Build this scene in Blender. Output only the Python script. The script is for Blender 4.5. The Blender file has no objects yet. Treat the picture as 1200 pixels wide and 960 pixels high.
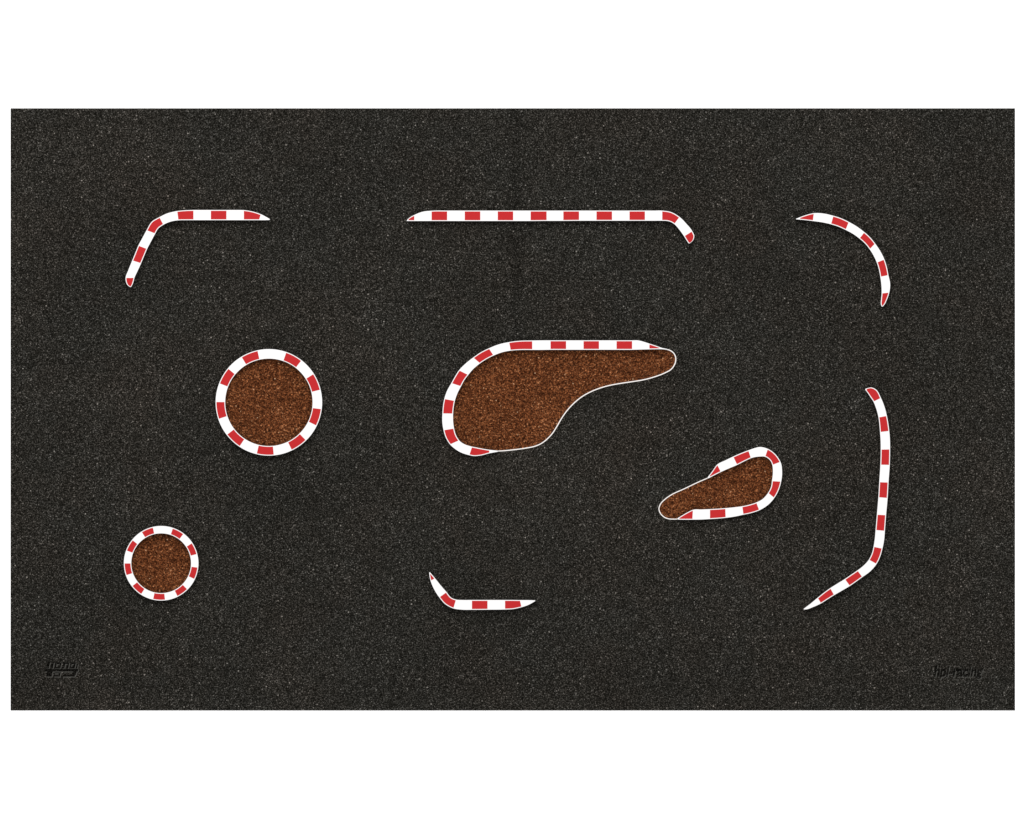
import bpy, bmesh, math, random
from mathutils import Vector

random.seed(7)
S = 0.002                      # one drawing unit = 2 mm; the mat is about 2.35 x 1.41 m
CX, CY = 600.0, 480.0          # drawing origin -> world origin
MAT_T = 0.6                    # heights below are in drawing units
KERB_H = 5.8

scene = bpy.context.scene
col = scene.collection

def W(x, y, z=0.0):
    return Vector(((x - CX) * S, (CY - y) * S, z * S))

# ---------------------------------------------------------------- materials
class NT:
    def __init__(self, name):
        self.m = bpy.data.materials.new(name); self.m.use_nodes = True
        self.t = self.m.node_tree; self.t.nodes.clear()
        self.out = self.add('ShaderNodeOutputMaterial')
        self.b = self.add('ShaderNodeBsdfPrincipled')
        self.t.links.new(self.b.outputs[0], self.out.inputs[0])
        tc = self.add('ShaderNodeTexCoord'); mp = self.add('ShaderNodeMapping')
        mp.inputs['Scale'].default_value = (1 / S, 1 / S, 1 / S)
        self.link(tc.outputs['Object'], mp.inputs[0]); self.co = mp.outputs[0]
    def add(self, t, **kw):
        n = self.t.nodes.new(t)
        for k, v in kw.items(): setattr(n, k, v)
        return n
    def link(self, a, b): self.t.links.new(a, b)
    def val(self, sock, v):
        if hasattr(v, 'is_output'): self.link(v, sock)
        else: sock.default_value = v
    def math(self, op, a, b=0.0, c=None, clamp=False):
        n = self.add('ShaderNodeMath', operation=op, use_clamp=clamp)
        self.val(n.inputs[0], a); self.val(n.inputs[1], b)
        if c is not None: self.val(n.inputs[2], c)
        return n.outputs[0]
    def noise(self, size, detail=2.0, rough=0.5, off=(0, 0, 0), color=False, stretch=None):
        mp = self.add('ShaderNodeMapping'); mp.inputs['Location'].default_value = off
        if stretch: mp.inputs['Scale'].default_value = stretch
        self.link(self.co, mp.inputs[0])
        n = self.add('ShaderNodeTexNoise'); n.inputs['Scale'].default_value = 1.0 / size
        n.inputs['Detail'].default_value = detail; n.inputs['Roughness'].default_value = rough
        self.link(mp.outputs[0], n.inputs['Vector'])
        return n.outputs['Color' if color else 'Fac']
    def cells(self, size, off=(0, 0, 0), rnd=1.0):
        mp = self.add('ShaderNodeMapping'); mp.inputs['Location'].default_value = off
        self.link(self.co, mp.inputs[0])
        n = self.add('ShaderNodeTexVoronoi'); n.inputs['Scale'].default_value = 1.0 / size
        n.inputs['Randomness'].default_value = rnd
        self.link(mp.outputs[0], n.inputs['Vector'])
        return n.outputs['Distance'], n.outputs['Color']
    def sep(self, c):
        n = self.add('ShaderNodeSeparateColor'); self.link(c, n.inputs[0]); return n.outputs
    def ramp(self, f, stops, interp='LINEAR'):
        n = self.add('ShaderNodeValToRGB'); self.link(f, n.inputs[0])
        r = n.color_ramp; r.interpolation = interp
        while len(r.elements) < len(stops): r.elements.new(0.5)
        for e, (p, c) in zip(r.elements, stops):
            e.position = p; e.color = (*c, 1) if len(c) == 3 else c
        return n.outputs[0]
    def mix(self, f, a, b, mode='MIX'):
        n = self.add('ShaderNodeMix', data_type='RGBA', blend_type=mode)
        self.val(n.inputs[0], f)
        for s, v in ((n.inputs[6], a), (n.inputs[7], b)):
            if hasattr(v, 'is_output'): self.link(v, s)
            else: s.default_value = (*v, 1)
        return n.outputs[2]
    def scale(self, c, f):
        n = self.add('ShaderNodeVectorMath', operation='SCALE')
        self.link(c, n.inputs[0]); self.val(n.inputs['Scale'], f); return n.outputs[0]
    def bump(self, h, strength, dist):
        n = self.add('ShaderNodeBump'); n.inputs['Strength'].default_value = strength
        n.inputs['Distance'].default_value = dist; self.link(h, n.inputs['Height'])
        self.link(n.outputs[0], self.b.inputs['Normal'])
    def rough(self, v, spec=0.2):
        self.b.inputs['Roughness'].default_value = v
        self.b.inputs['Specular IOR Level'].default_value = spec

def asphalt(name, gain=1.0, flat=False):
    n = NT(name); n.rough(0.95, 0.0)
    fine = n.noise(1.3, 1.0, 0.6, (13, 7, 3))
    base = n.ramp(fine, [(0.30, (0.0020, 0.0019, 0.0015)), (0.46, (0.0078, 0.0074, 0.0061)),
                         (0.58, (0.0165, 0.0157, 0.0134)), (0.72, (0.056, 0.0535, 0.0475))])
    # stone chips of their own tone
    d, c = n.cells(1.45, (0, 0, 0.4)); s = n.sep(c)
    chip = n.math('POWER', s[0], 6.5)
    body = n.math('SUBTRACT', 1.0, n.math('MULTIPLY', d, 1.6), clamp=True)
    chipv = n.math('MULTIPLY', n.math('MULTIPLY', chip, body), n.math('MULTIPLY_ADD', n.noise(70, 2, 0.5, (5, 1, 0)), 1.0, 0.45))
    chips = n.mix(s[1], (0.130, 0.128, 0.121), (0.180, 0.168, 0.150))
    colr = n.mix(1.0, base, n.scale(chips, chipv), 'ADD')
    # a few bright flecks
    d2, c2 = n.cells(4.6, (31, 12, 0.2)); s2 = n.sep(c2)
    fl = n.math('MULTIPLY', n.math('GREATER_THAN', s2[0], 0.86), n.math('LESS_THAN', d2, 0.17))
    colr = n.mix(1.0, colr, n.scale(n.mix(s2[1], (0.05, 0.05, 0.048), (0.17, 0.16, 0.145)), fl), 'ADD')
    # faint rusty patches and slow tone changes
    red = n.math('MULTIPLY', n.ramp(n.noise(150, 4, 0.65, (80, 3, 1)), [(0.42, (0, 0, 0)), (0.74, (1, 1, 1))]), 0.42)
    colr = n.mix(red, colr, n.mix(1.0, colr, (1.22, 0.97, 0.86), 'MULTIPLY'))
    tone = n.math('MULTIPLY_ADD', n.noise(190, 3, 0.5, (2, 9, 4)), 0.40, 0.68)
    blot = n.math('MULTIPLY_ADD', n.noise(20, 2, 0.5, (50, 20, 7)), 0.22, 0.89)
    streak = n.math('MULTIPLY_ADD', n.noise(22, 2, 0.5, (4, 44, 7), stretch=(0.05, 1.0, 1.0)), 0.16, 0.92)
    tone = n.math('MULTIPLY', n.math('MULTIPLY', tone, blot), n.math('MULTIPLY', streak, gain))
    # the faint join down the middle of the sheet
    sx = n.add('ShaderNodeSeparateXYZ'); n.link(n.co, sx.inputs[0])
    j = n.math('ABSOLUTE', n.math('SUBTRACT', sx.outputs[0], 4.0))
    j = n.math('SMOOTH_MIN', n.math('MULTIPLY_ADD', j, 0.018, 0.76), 1.0, 0.06)
    fade = n.math('MULTIPLY_ADD', sx.outputs[1], 0.004, 0.35, clamp=True)
    j = n.math('SUBTRACT', 1.0, n.math('MULTIPLY', n.math('SUBTRACT', 1.0, j), fade))
    n.link(n.scale(colr, n.math('MULTIPLY', tone, j)), n.b.inputs['Base Color'])
    if not flat: n.bump(fine, 0.25, 0.0008)
    return n.m

def gravel(name):
    n = NT(name); n.rough(0.95, 0.0)
    fine = n.noise(1.4, 1.0, 0.6, (3, 17, 9))
    base = n.ramp(fine, [(0.30, (0.0090, 0.0031, 0.0014)), (0.45, (0.036, 0.0112, 0.0046)),
                         (0.58, (0.078, 0.0240, 0.0088)), (0.73, (0.190, 0.066, 0.024))])
    d, c = n.cells(1.8, (9, 0, 0.7)); s = n.sep(c)
    chip = n.math('MULTIPLY', n.math('POWER', s[0], 5.0), n.math('SUBTRACT', 1.0, n.math('MULTIPLY', d, 1.5), clamp=True))
    colr = n.mix(1.0, base, n.scale(n.mix(s[1], (0.30, 0.105, 0.034), (0.42, 0.200, 0.095)), chip), 'ADD')
    d2, c2 = n.cells(5.0, (3, 12, 0.2)); s2 = n.sep(c2)
    fl = n.math('MULTIPLY', n.math('GREATER_THAN', s2[0], 0.86), n.math('LESS_THAN', d2, 0.15))
    colr = n.mix(1.0, colr, n.scale(n.mix(s2[1], (0.22, 0.13, 0.07), (0.30, 0.22, 0.14)), fl), 'ADD')
    tone = n.math('MULTIPLY', n.math('MULTIPLY_ADD', n.noise(30, 3, 0.6, (2, 9, 4)), 0.46, 0.74),
                  n.math('MULTIPLY_ADD', n.noise(9, 2, 0.6, (7, 9, 4)), 0.25, 0.9))
    n.link(n.scale(colr, tone), n.b.inputs['Base Color'])
    n.bump(fine, 0.25, 0.0008)
    return n.m

def paint(name, c, var=0.06, rough=0.6):
    n = NT(name); n.rough(rough, 0.15)
    f = n.math('MULTIPLY_ADD', n.noise(9, 3, 0.6), 2 * var, 1 - var)
    base = n.add('ShaderNodeRGB'); base.outputs[0].default_value = (*c, 1)
    n.link(n.scale(base.outputs[0], f), n.b.inputs['Base Color'])
    return n.m

M_ASPHALT = asphalt('asphalt_rubber')
M_RECESS_SHADE = asphalt('painted_recess_shade', 0.32, True)  # darker asphalt copy: recess shade painted into the glyph fill
M_LIT_RIM = paint('painted_lit_rim', (0.046, 0.045, 0.040), 0.45, 0.9)  # paler colour painted as the lit lower edge of the glyphs
M_EDGE = paint('mat_edge_rubber', (0.012, 0.011, 0.010), 0.2, 0.9)
M_GRAVEL = gravel('brown_gravel')
M_WHITE = paint('white_kerb_paint', (0.63, 0.625, 0.625), 0.01)
M_RED = paint('red_kerb_paint', (0.345, 0.0098, 0.0115), 0.05)
M_SIDE = paint('kerb_side_shade', (0.03, 0.028, 0.026), 0.2, 0.9)  # sides darkened to cut bounce light and deepen the contact shade
M_LINE = paint('white_edge_line', (0.61, 0.585, 0.565), 0.05)
M_FLOOR = paint('white_paper', (0.93, 0.93, 0.93), 0.004, 0.9)

# ---------------------------------------------------------------- helpers
def tag(o, label=None, cat=None, group=None, kind=None):
    for k, v in (('label', label), ('category', cat), ('group', group), ('kind', kind)):
        if v: o[k] = v
    return o

def mesh_obj(name, verts, faces, mats, idx=None, parent=None):
    me = bpy.data.meshes.new(name)
    me.from_pydata([tuple(v) for v in verts], [], faces); me.update()
    for m in mats: me.materials.append(m)
    if idx:
        for p, i in zip(me.polygons, idx): p.material_index = i
    bm = bmesh.new(); bm.from_mesh(me)
    bmesh.ops.recalc_face_normals(bm, faces=bm.faces); bm.to_mesh(me); bm.free()
    # open sheets: the top must look up
    o = bpy.data.objects.new(name, me); col.objects.link(o)
    if parent: o.parent = parent
    return o

def slab(name, poly, z0, z1, mats, parent=None, base=Vector((0, 0, 0))):
    """closed outline -> prism with a bottom; mats = (top, side)"""
    n = len(poly)
    vs = [W(x, y, z1) - base for x, y in poly] + [W(x, y, z0) - base for x, y in poly]
    fs = [tuple(range(n)), tuple(range(2 * n - 1, n - 1, -1))]
    ix = [0, 1 if len(mats) > 1 else 0]
    for i in range(n):
        j = (i + 1) % n
        fs.append((i, j, n + j, n + i)); ix.append(1 if len(mats) > 1 else 0)
    return mesh_obj(name, vs, fs, mats, ix, parent)

def ribbon(name, L, R, z0, z1, mats, parent=None, base=Vector((0, 0, 0)), closed=False):
    """strip between two edges -> prism; mats = (top, side)"""
    n = len(L); vs = []; fs = []; ix = []
    for (lx, ly), (rx, ry) in zip(L, R):
        vs += [W(lx, ly, z1) - base, W(rx, ry, z1) - base, W(rx, ry, z0) - base, W(lx, ly, z0) - base]
    sd = 1 if len(mats) > 1 else 0
    for i in range(n if closed else n - 1):
        a = 4 * i; b = 4 * ((i + 1) % n)
        for k, m in ((0, 0), (1, sd), (2, sd), (3, sd)):
            k2 = (k + 1) % 4
            fs.append((a + k, a + k2, b + k2, b + k)); ix.append(m)
    if not closed:
        fs.append((0, 1, 2, 3)); ix.append(sd)
        e = 4 * (n - 1); fs.append((e, e + 3, e + 2, e + 1)); ix.append(sd)
    return mesh_obj(name, vs, fs, mats, ix, parent)

def spline(P, T, per, closed=False):
    """non-uniform Catmull-Rom through P at parameters T"""
    n = len(P); out = []
    def tan(i):
        if closed: a, b = (i - 1) % n, (i + 1) % n
        else: a, b = max(i - 1, 0), min(i + 1, n - 1)
        ta, tb, ti = T[a], T[b], T[i % n]
        if closed:
            per_t = T[n]
            if i == 0: ta -= per_t
            if i == n - 1: tb = per_t
        if a == i or b == i:
            d = (tb - ta) or 1e-6
            return ((P[b][0] - P[a][0]) / d, (P[b][1] - P[a][1]) / d)
        h0, h1 = max(ti - ta, 1e-6), max(tb - ti, 1e-6)
        r = []
        for k in (0, 1):
            s0 = (P[i][k] - P[a][k]) / h0; s1 = (P[b][k] - P[i][k]) / h1
            r.append((s0 * h1 + s1 * h0) / (h0 + h1))
        return tuple(r)
    for i in range(n if closed else n - 1):
        j = (i + 1) % n; h = (T[i + 1] if closed else T[j]) - T[i]
        m0, m1 = tan(i), tan(j)
        for s in range(per):
            u = s / per; u2, u3 = u * u, u * u * u
            out.append(tuple((2*u3-3*u2+1)*P[i][k] + (u3-2*u2+u)*h*m0[k] + (-2*u3+3*u2)*P[j][k] + (u3-u2)*h*m1[k] for k in (0, 1)))
    if not closed: out.append(P[-1])
    return out

def zoomed(x0, y0, s):
    return lambda x, y: (x0 + x / s, y0 + y / s)

class Strip:
    """stations of a kerb: outer point, inner point, and a flag when a red block starts (1) or ends (0) there"""
    def __init__(self): self.O, self.I, self.f = [], [], []
    def add(self, z, rows):
        for r in rows:
            self.O.append(z(r[0], r[1])); self.I.append(z(r[2], r[3])); self.f.append(r[4] if len(r) > 4 else None)
    def build(self, name, parent, base, per=6, inset=1.0, h=KERB_H, own=None):
        O, I = self.O, self.I; n = len(O)
        C = [((a[0]+b[0])/2, (a[1]+b[1])/2) for a, b in zip(O, I)]
        T = [0.0]
        for i in range(1, n): T.append(T[-1] + max(0.5, math.dist(C[i], C[i-1])))
        L, R = spline(O, T, per), spline(I, T, per)
        z1 = MAT_T + h
        k = ribbon(name, L, R, MAT_T - 0.05, z1, (M_WHITE, M_SIDE), parent, base)
        start = None
        for i in range(n):
            if self.f[i] == 1: start = i
            if self.f[i] == 0 and start is not None:
                l, r = [], []
                for q in range(start * per, i * per + 1):
                    dx, dy = R[q][0]-L[q][0], R[q][1]-L[q][1]; w = math.hypot(dx, dy) or 1e-6
                    t = inset / w
                    if t > 0.44: continue
                    l.append((L[q][0]+dx*t, L[q][1]+dy*t)); r.append((R[q][0]-dx*t, R[q][1]-dy*t))
                if len(l) > 1:
                    ribbon('red_block', l, r, z1 - 0.2, z1 + 0.12, (M_RED,), k)
                start = None
        return k

def fix_local(k, base):
    for ch in k.children:       # blocks were built in world units: shift them into the kerb's own space
        ch.data.transform(__import__('mathutils').Matrix.Translation(-base))

def kerb_strip(strip, label):
    cx = sum(p[0] for p in strip.O) / len(strip.O); cy = sum(p[1] for p in strip.O) / len(strip.O)
    base = W(cx, cy, MAT_T)
    k = strip.build('kerb_strip', None, base); fix_local(k, base); k.location = base
    return tag(k, label, 'kerb', 'separate red and white kerb strips on the asphalt', 'thing')

# ---------------------------------------------------------------- setting and mat
f = 9.0
fl = mesh_obj('backdrop', [(-f, -f, 0), (f, -f, 0), (f, f, 0), (-f, f, 0)], [(0, 1, 2, 3)], [M_FLOOR])
tag(fl, kind='structure')

X0, X1, Y0, Y1 = 12.4, 1189.4, 127.0, 832.6
mat_base = W((X0 + X1) / 2, (Y0 + Y1) / 2, 0)
mat = slab('track_mat', [(X0, Y0), (X1, Y0), (X1, Y1), (X0, Y1)], 0.05, MAT_T, (M_ASPHALT, M_EDGE), None, mat_base)
mat.location = mat_base
tag(mat, 'large dark speckled asphalt sheet lying on the white background under all the kerbs', 'track mat', None, 'thing')

# emboss painted flat: dark glyphs as recess shade, pale lower right rim as light
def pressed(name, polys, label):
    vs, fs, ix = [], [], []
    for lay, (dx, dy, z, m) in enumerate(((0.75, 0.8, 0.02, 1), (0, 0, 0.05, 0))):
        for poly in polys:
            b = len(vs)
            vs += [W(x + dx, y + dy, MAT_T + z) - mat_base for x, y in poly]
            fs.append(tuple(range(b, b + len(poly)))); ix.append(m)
    o = mesh_obj(name, vs, fs, [M_RECESS_SHADE, M_LIT_RIM], ix, mat)
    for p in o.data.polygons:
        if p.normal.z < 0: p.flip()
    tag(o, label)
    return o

def stroke_set(z, strokes, slant=0.0, y_ref=0.0):
    polys = []
    for (x0, y0, x1, y1) in strokes:
        q = [(x0, y0), (x1, y0), (x1, y1), (x0, y1)]
        polys.append([z(x + slant * (y_ref - y), y) for x, y in q])
    return polys

ZL = zoomed(40, 765, 17.143)
mark = stroke_set(ZL, [
    # upper row of glyphs
    (240, 190, 292, 318), (315, 190, 372, 222), (330, 222, 372, 318),
    (395, 200, 432, 318), (432, 200, 490, 232), (490, 200, 524, 318), (432, 286, 490, 318),
    (555, 195, 605, 318), (605, 195, 650, 226), (650, 195, 682, 318),
    (700, 200, 734, 318), (734, 200, 778, 230), (778, 200, 812, 318), (734, 282, 778, 318), (830, 225, 862, 318),
    # the long bar and the legs below it
    (230, 325, 890, 380), (270, 380, 385, 482), (425, 392, 550, 420), (425, 446, 550, 482), (515, 420, 550, 446),
    (800, 380, 868, 446), (600, 446, 850, 482)], 0.22, 330)
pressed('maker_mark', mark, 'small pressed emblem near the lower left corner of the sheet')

cu = bpy.data.curves.new('lettering', 'FONT'); cu.body = 'hpi-racing'; cu.size = 1.0; cu.shear = 0.22; cu.offset = 0.042
tmp = bpy.data.objects.new('lettering', cu); col.objects.link(tmp)
dg = bpy.context.evaluated_depsgraph_get(); dg.update()
tm = bpy.data.meshes.new_from_object(tmp.evaluated_get(dg))
xs = [v.co.x for v in tm.vertices]; xa, xb = min(xs), max(xs)
def letter_poly():
    out = []
    for p in tm.polygons:
        out.append([(1094.0 + (tm.vertices[i].co.x - xa) / (xb - xa) * 58.0, 792.8 - tm.vertices[i].co.y * (18.5 if tm.vertices[i].co.y > 0 else 11.0)) for i in p.vertices])
    return out
lp = letter_poly()
bpy.data.objects.remove(tmp); bpy.data.curves.remove(cu); bpy.data.meshes.remove(tm)
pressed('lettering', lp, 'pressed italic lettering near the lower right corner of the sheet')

# ---------------------------------------------------------------- kerb strips
A = zoomed(130, 230, 5.714)
s = Strip()
s.add(A, [(129, 609, 136, 608, 1), (113, 597, 145, 592), (102, 575, 152, 572), (99, 548, 158, 548, 0),
          (117, 497, 176, 508), (144, 430, 203, 449, 1), (164, 381, 223, 401), (184, 332, 243, 354, 0),
          (212, 280, 270, 302), (240, 228, 298, 250, 1), (272, 174, 317, 218), (325, 141, 352, 192, 0),
          (383, 114, 400, 171), (445, 100, 453, 162, 1), (495, 95, 503, 161), (553, 93, 553, 161, 0), (612, 93, 612, 161),
          (670, 93, 670, 161, 1), (722, 93, 722, 161), (774, 93, 774, 161, 0), (832, 93, 832, 161),
          (891, 94, 891, 161, 1), (948, 103, 945, 161), (1004, 121, 992, 161, 0), (1038, 138, 1034, 161), (1065, 154, 1062, 160)])
kerb_strip(s, 'upper left kerb strip, flat top bending down at its left into a slanted leg')

B = zoomed(460, 230, 6.0); C = zoomed(640, 230, 6.0)
s = Strip()
s.add(B, [(100, 170, 102, 175, 1), (122, 150, 124, 175), (153, 133, 153, 175, 0), (212, 110, 212, 175)])
s.add(B, [(275, 103, 275, 175, 1), (384, 102, 384, 175, 0), (508, 102, 508, 175, 1), (617, 102, 617, 175, 0),
          (740, 102, 740, 175, 1), (848, 102, 848, 175, 0), (971, 102, 971, 175, 1), (1083, 102, 1083, 174, 0)])
s.add(C, [(121, 102, 121, 174, 1), (231, 102, 231, 173, 0), (354, 102, 354, 173, 1), (463, 102, 463, 173, 0),
          (586, 102, 586, 173, 1), (694, 102, 694, 173, 0), (760, 102, 760, 173), (816, 102, 816, 173, 1), (880, 113, 862, 177), (937, 146, 900, 196, 0),
          (985, 194, 938, 238), (1027, 247, 970, 283, 1), (1041, 283, 984, 306), (1030, 314, 995, 323), (1009, 332, 1001, 332, 0)])
kerb_strip(s, 'longest straight kerb strip, upper middle, with a short hook at its right end')

D = zoomed(920, 235, 6.857)
s = Strip()
s.add(D, [(86, 148, 88, 152, 1), (155, 122, 155, 158), (230, 103, 222, 166, 0), (310, 106, 296, 176), (388, 124, 368, 192, 1), (450, 144, 428, 211),
          (511, 173, 485, 237, 0), (577, 211, 543, 268), (637, 256, 597, 307, 1), (684, 299, 641, 346), (722, 346, 678, 392, 0), (764, 408, 710, 443),
          (797, 475, 736, 500, 1), (817, 538, 753, 556), (829, 600, 764, 613, 0), (843, 670, 773, 680), (836, 741, 775, 748, 1),
          (816, 800, 770, 800), (797, 838, 769, 835), (784, 853, 775, 852, 0)])
kerb_strip(s, 'crescent shaped kerb strip curving round the upper right corner, pointed at both ends')

E = zoomed(1000, 445, 6.85); F = zoomed(930, 580, 6.62)
s = Strip()
s.add(E, [(97, 73, 94, 80, 1), (140, 63, 115, 108), (186, 84, 138, 143), (220, 146, 160, 176, 0), (248, 215, 184, 237), (268, 291, 201, 304, 1),
          (279, 350, 208, 360), (287, 411, 213, 420, 0), (293, 485, 218, 490), (294, 560, 219, 562, 1), (291, 684, 216, 682, 0), (281, 826, 207, 823, 1), (274, 949, 200, 943, 0)])
s.add(F, [(716, 158, 645, 154, 1), (707, 278, 635, 272, 0), (701, 350, 629, 340), (688, 417, 619, 403, 1), (670, 480, 606, 455), (643, 535, 583, 502, 0),
          (592, 594, 541, 549), (532, 638, 494, 586, 1), (485, 672, 447, 618), (436, 706, 397, 652, 0), (375, 742, 340, 687), (313, 778, 283, 723, 1), (262, 810, 236, 757),
          (213, 841, 186, 797, 0), (145, 872, 130, 844), (104, 887, 98, 868), (79, 889, 77, 884)])
kerb_strip(s, 'tall upright kerb strip on the far right, its lower end swept to the left')

G = zoomed(490, 660, 8.0)
s = Strip()
s.add(G, [(104, 88, 110, 84, 1), (108, 125, 134, 112), (117, 164, 158, 141, 0), (150, 244, 210, 206), (199, 321, 267, 272, 1), (255, 385, 305, 319), (330, 424, 355, 341, 0),
          (412, 436, 415, 345), (505, 437, 505, 345, 1), (650, 436, 650, 345, 0), (815, 434, 815, 345, 1), (890, 430, 885, 345), (969, 413, 953, 346, 0),
          (1040, 388, 1034, 346), (1100, 354, 1094, 348)])
kerb_strip(s, 'short kerb strip at the bottom middle, its left end turned up to a point')

# ---------------------------------------------------------------- islands
def island(cx, cy, label, group=None):
    e = bpy.data.objects.new('gravel_island', None); col.objects.link(e)
    base = W(cx, cy, MAT_T); e.location = base; e.empty_display_size = 0.03
    tag(e, label, 'gravel island', group, 'thing')
    return e, base

def round_island(cx, cy, ro, ri, label, h, inset_o, inset_i, turn=0.0):
    e, base = island(cx, cy, label, 'round gravel islands ringed by a kerb')
    N = 160
    ring = lambda r: [(cx + r * math.cos(2*math.pi*i/N), cy + r * math.sin(2*math.pi*i/N)) for i in range(N)]
    slab('gravel_bed', ring((ro + ri) / 2), MAT_T + 0.02, MAT_T + 0.25, (M_GRAVEL,), e, base)
    k = ribbon('kerb', ring(ro), ring(ri), MAT_T - 0.05, MAT_T + h, (M_WHITE, M_SIDE), e, base, True)
    for a in (28.5, 66.9, 106.7, 145.0, 184.0, 223.0, 261.1, 300.3, 338.3):
        l, r = [], []
        for q in range(11):
            t = math.radians(a - turn - 9.25 + 18.5 * q / 10)
            l.append((cx + (ro - inset_o) * math.sin(t), cy - (ro - inset_o) * math.cos(t)))
            r.append((cx + (ri + inset_i) * math.sin(t), cy - (ri + inset_i) * math.cos(t)))
        ribbon('red_block', l, r, MAT_T + h - 0.2, MAT_T + h + 0.12, (M_RED,), k, base)
    return e

round_island(315.2, 471.6, 62.4, 51.2, 'larger of the two round brown gravel islands ringed by a kerb', KERB_H, 1.0, 0.9)
round_island(189.0, 660.1, 43.7, 35.0, 'smaller round brown gravel island ringed by a thin kerb, above the pressed emblem', KERB_H, 1.0, 0.9, 0.7)

def line_ribbon(pts, width, per=6, closed=False):
    n = len(pts); T = [0.0]
    for i in range(1, n): T.append(T[-1] + math.dist(pts[i], pts[i-1]))
    if closed: T.append(T[-1] + math.dist(pts[0], pts[-1]))
    c = spline(pts, T, per, closed); L, R = [], []
    for i in range(len(c)):
        a, b = c[max(i-1, 0)], c[min(i+1, len(c)-1)]
        dx, dy = b[0]-a[0], b[1]-a[1]; d = math.hypot(dx, dy) or 1e-6
        nx, ny = -dy/d*width/2, dx/d*width/2
        L.append((c[i][0]+nx, c[i][1]+ny)); R.append((c[i][0]-nx, c[i][1]-ny))
    return c, L, R

def free_island(cx, cy, label, strip, line, width):
    e, base = island(cx, cy, label)
    k = strip.build('kerb', e, base); fix_local(k, base)
    c, L, R = line_ribbon(line, width)
    ribbon('edge_line', L, R, MAT_T + 0.02, MAT_T + 0.6, (M_LINE,), e, base)
    mid = [((a[0]*0.35+b[0]*0.65), (a[1]*0.35+b[1]*0.65)) for a, b in zip(strip.O, strip.I)]
    T = [0.0]
    for i in range(1, len(mid)): T.append(T[-1] + max(0.3, math.dist(mid[i], mid[i-1])))
    outline = spline(mid, T, 4)[2:-2] + c[1:-1]
    slab('gravel_bed', outline, MAT_T + 0.03, MAT_T + 0.25, (M_GRAVEL,), e, base)
    return e

J = zoomed(500, 385, 6.0); K = zoomed(640, 385, 6.0)
s = Strip()
s.add(J, [(500, 867, 500, 859), (440, 878, 440, 853, 1), (380, 893, 380, 843), (332, 897, 345, 836), (300, 891, 320, 831, 0), (222, 862, 262, 812), (164, 815, 228, 786, 1), (135, 768, 206, 750), (119, 716, 193, 704, 0),
          (110, 655, 186, 650), (111, 597, 186, 598, 1), (115, 546, 190, 553), (124, 496, 198, 510, 0), (144, 438, 216, 457), (174, 384, 242, 406, 1),
          (200, 337, 264, 365), (227, 295, 292, 327, 0), (275, 246, 330, 283), (328, 204, 376, 245, 1), (381, 168, 422, 215), (437, 140, 470, 191, 0),
          (508, 112, 530, 168), (580, 96, 592, 156, 1), (655, 87, 665, 151), (742, 85, 742, 151, 0), (810, 84, 810, 151)])
s.add(K, [(31, 84, 31, 150, 1), (140, 84, 140, 150, 0), (263, 84, 263, 150, 1), (371, 84, 371, 150, 0), (495, 84, 495, 150, 1), (604, 84, 604, 150, 0),
          (645, 84, 645, 149), (690, 95, 690, 148), (726, 107, 726, 147, 1), (775, 123, 775, 146), (815, 137, 815, 146, 0), (850, 144, 850, 149)])
line = [K(*p) for p in [(810, 142), (845, 147), (870, 154), (896, 173), (910, 200), (911, 228), (901, 258), (878, 288), (838, 311), (760, 341), (680, 362), (600, 375), (520, 387), (440, 402),
                        (380, 419), (310, 447), (250, 481), (195, 526), (150, 574), (110, 630), (75, 690), (44, 738)]]
line += [J(*p) for p in [(842, 782), (804, 810), (765, 827), (700, 841), (620, 852), (540, 860), (480, 863)]]
free_island(620, 465, 'largest brown gravel island, in the centre, with an S curved white lower edge', s, line, 1.2)

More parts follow.
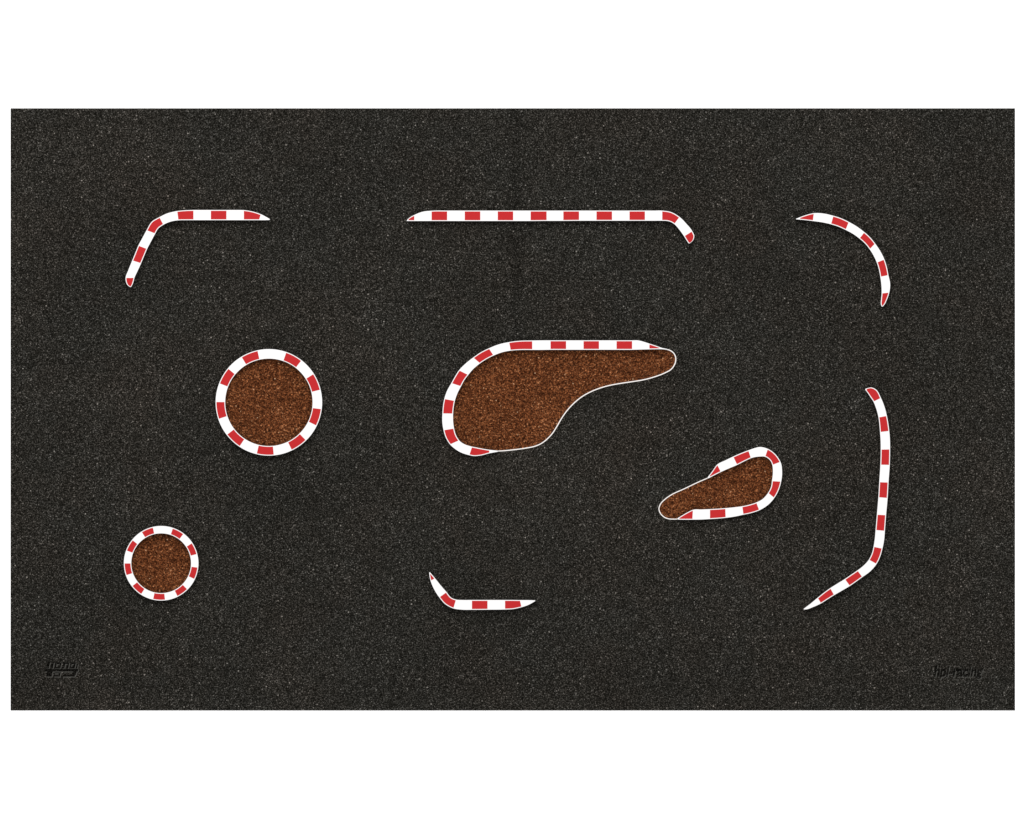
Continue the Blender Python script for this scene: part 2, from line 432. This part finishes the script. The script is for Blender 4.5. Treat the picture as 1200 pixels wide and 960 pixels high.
Lz = zoomed(760, 510, 7.059)
s = Strip()
s.add(Lz, [(487, 351, 495, 357, 1), (526, 300, 545, 331), (567, 244, 597, 305, 0), (634, 209, 665, 275), (700, 177, 733, 246, 1), (762, 150, 790, 217), (824, 126, 846, 191, 0),
           (872, 109, 878, 182), (925, 98, 922, 177), (987, 114, 964, 179, 1), (1046, 156, 1003, 206), (1090, 220, 1023, 246, 0), (1104, 300, 1028, 312), (1096, 385, 1020, 381, 1),
           (1075, 456, 1012, 430), (1040, 519, 989, 476, 0), (985, 579, 945, 527), (915, 622, 890, 557, 1), (850, 644, 835, 575), (785, 658, 775, 588, 0), (710, 674, 705, 597),
           (637, 684, 634, 604, 1), (508, 694, 508, 612, 0), (435, 698, 435, 615), (362, 699, 366, 618, 1), (330, 699, 325, 637), (285, 699, 278, 664), (245, 698, 238, 688, 0)])
line = [Lz(*p) for p in [(260, 693), (200, 695), (160, 691), (122, 673), (96, 643), (86, 610), (98, 572), (132, 534), (182, 498), (300, 442), (420, 385), (495, 353)]]
free_island(845, 568, 'small tilted teardrop gravel island with a kerb around its wide right end', s, line, 1.1)

# ---------------------------------------------------------------- light
w = bpy.data.worlds.new('World'); scene.world = w; w.use_nodes = True
bg = w.node_tree.nodes['Background']; bg.inputs[0].default_value = (1, 1, 1, 1); bg.inputs[1].default_value = 1.0

ld = bpy.data.lights.new('softbox', 'AREA'); ld.shape = 'RECTANGLE'; ld.size = 9.0; ld.size_y = 7.5
ld.energy = 1650.0; ld.color = (1, 0.99, 0.97)
lo = bpy.data.objects.new('softbox', ld); col.objects.link(lo)
el = math.radians(44); dist = 12.0
lo.location = (-1.0, dist * math.cos(el), dist * math.sin(el))
lo.rotation_euler = (Vector((0, 0, 0)) - lo.location).to_track_quat('-Z', 'Y').to_euler()

# ---------------------------------------------------------------- camera
cam = bpy.data.cameras.new('camera'); co = bpy.data.objects.new('camera', cam); col.objects.link(co)
co.location = (0, 0, 30.0); cam.sensor_width = 36.0; cam.lens = 36.0 * (30.0 - MAT_T * S) / (1200 * S)
cam.clip_end = 200.0
scene.camera = co
scene.view_settings.view_transform = 'Standard'; scene.view_settings.look = 'None'
scene.view_settings.exposure = 0.0; scene.view_settings.gamma = 1.0
scene.cycles.use_denoising = False
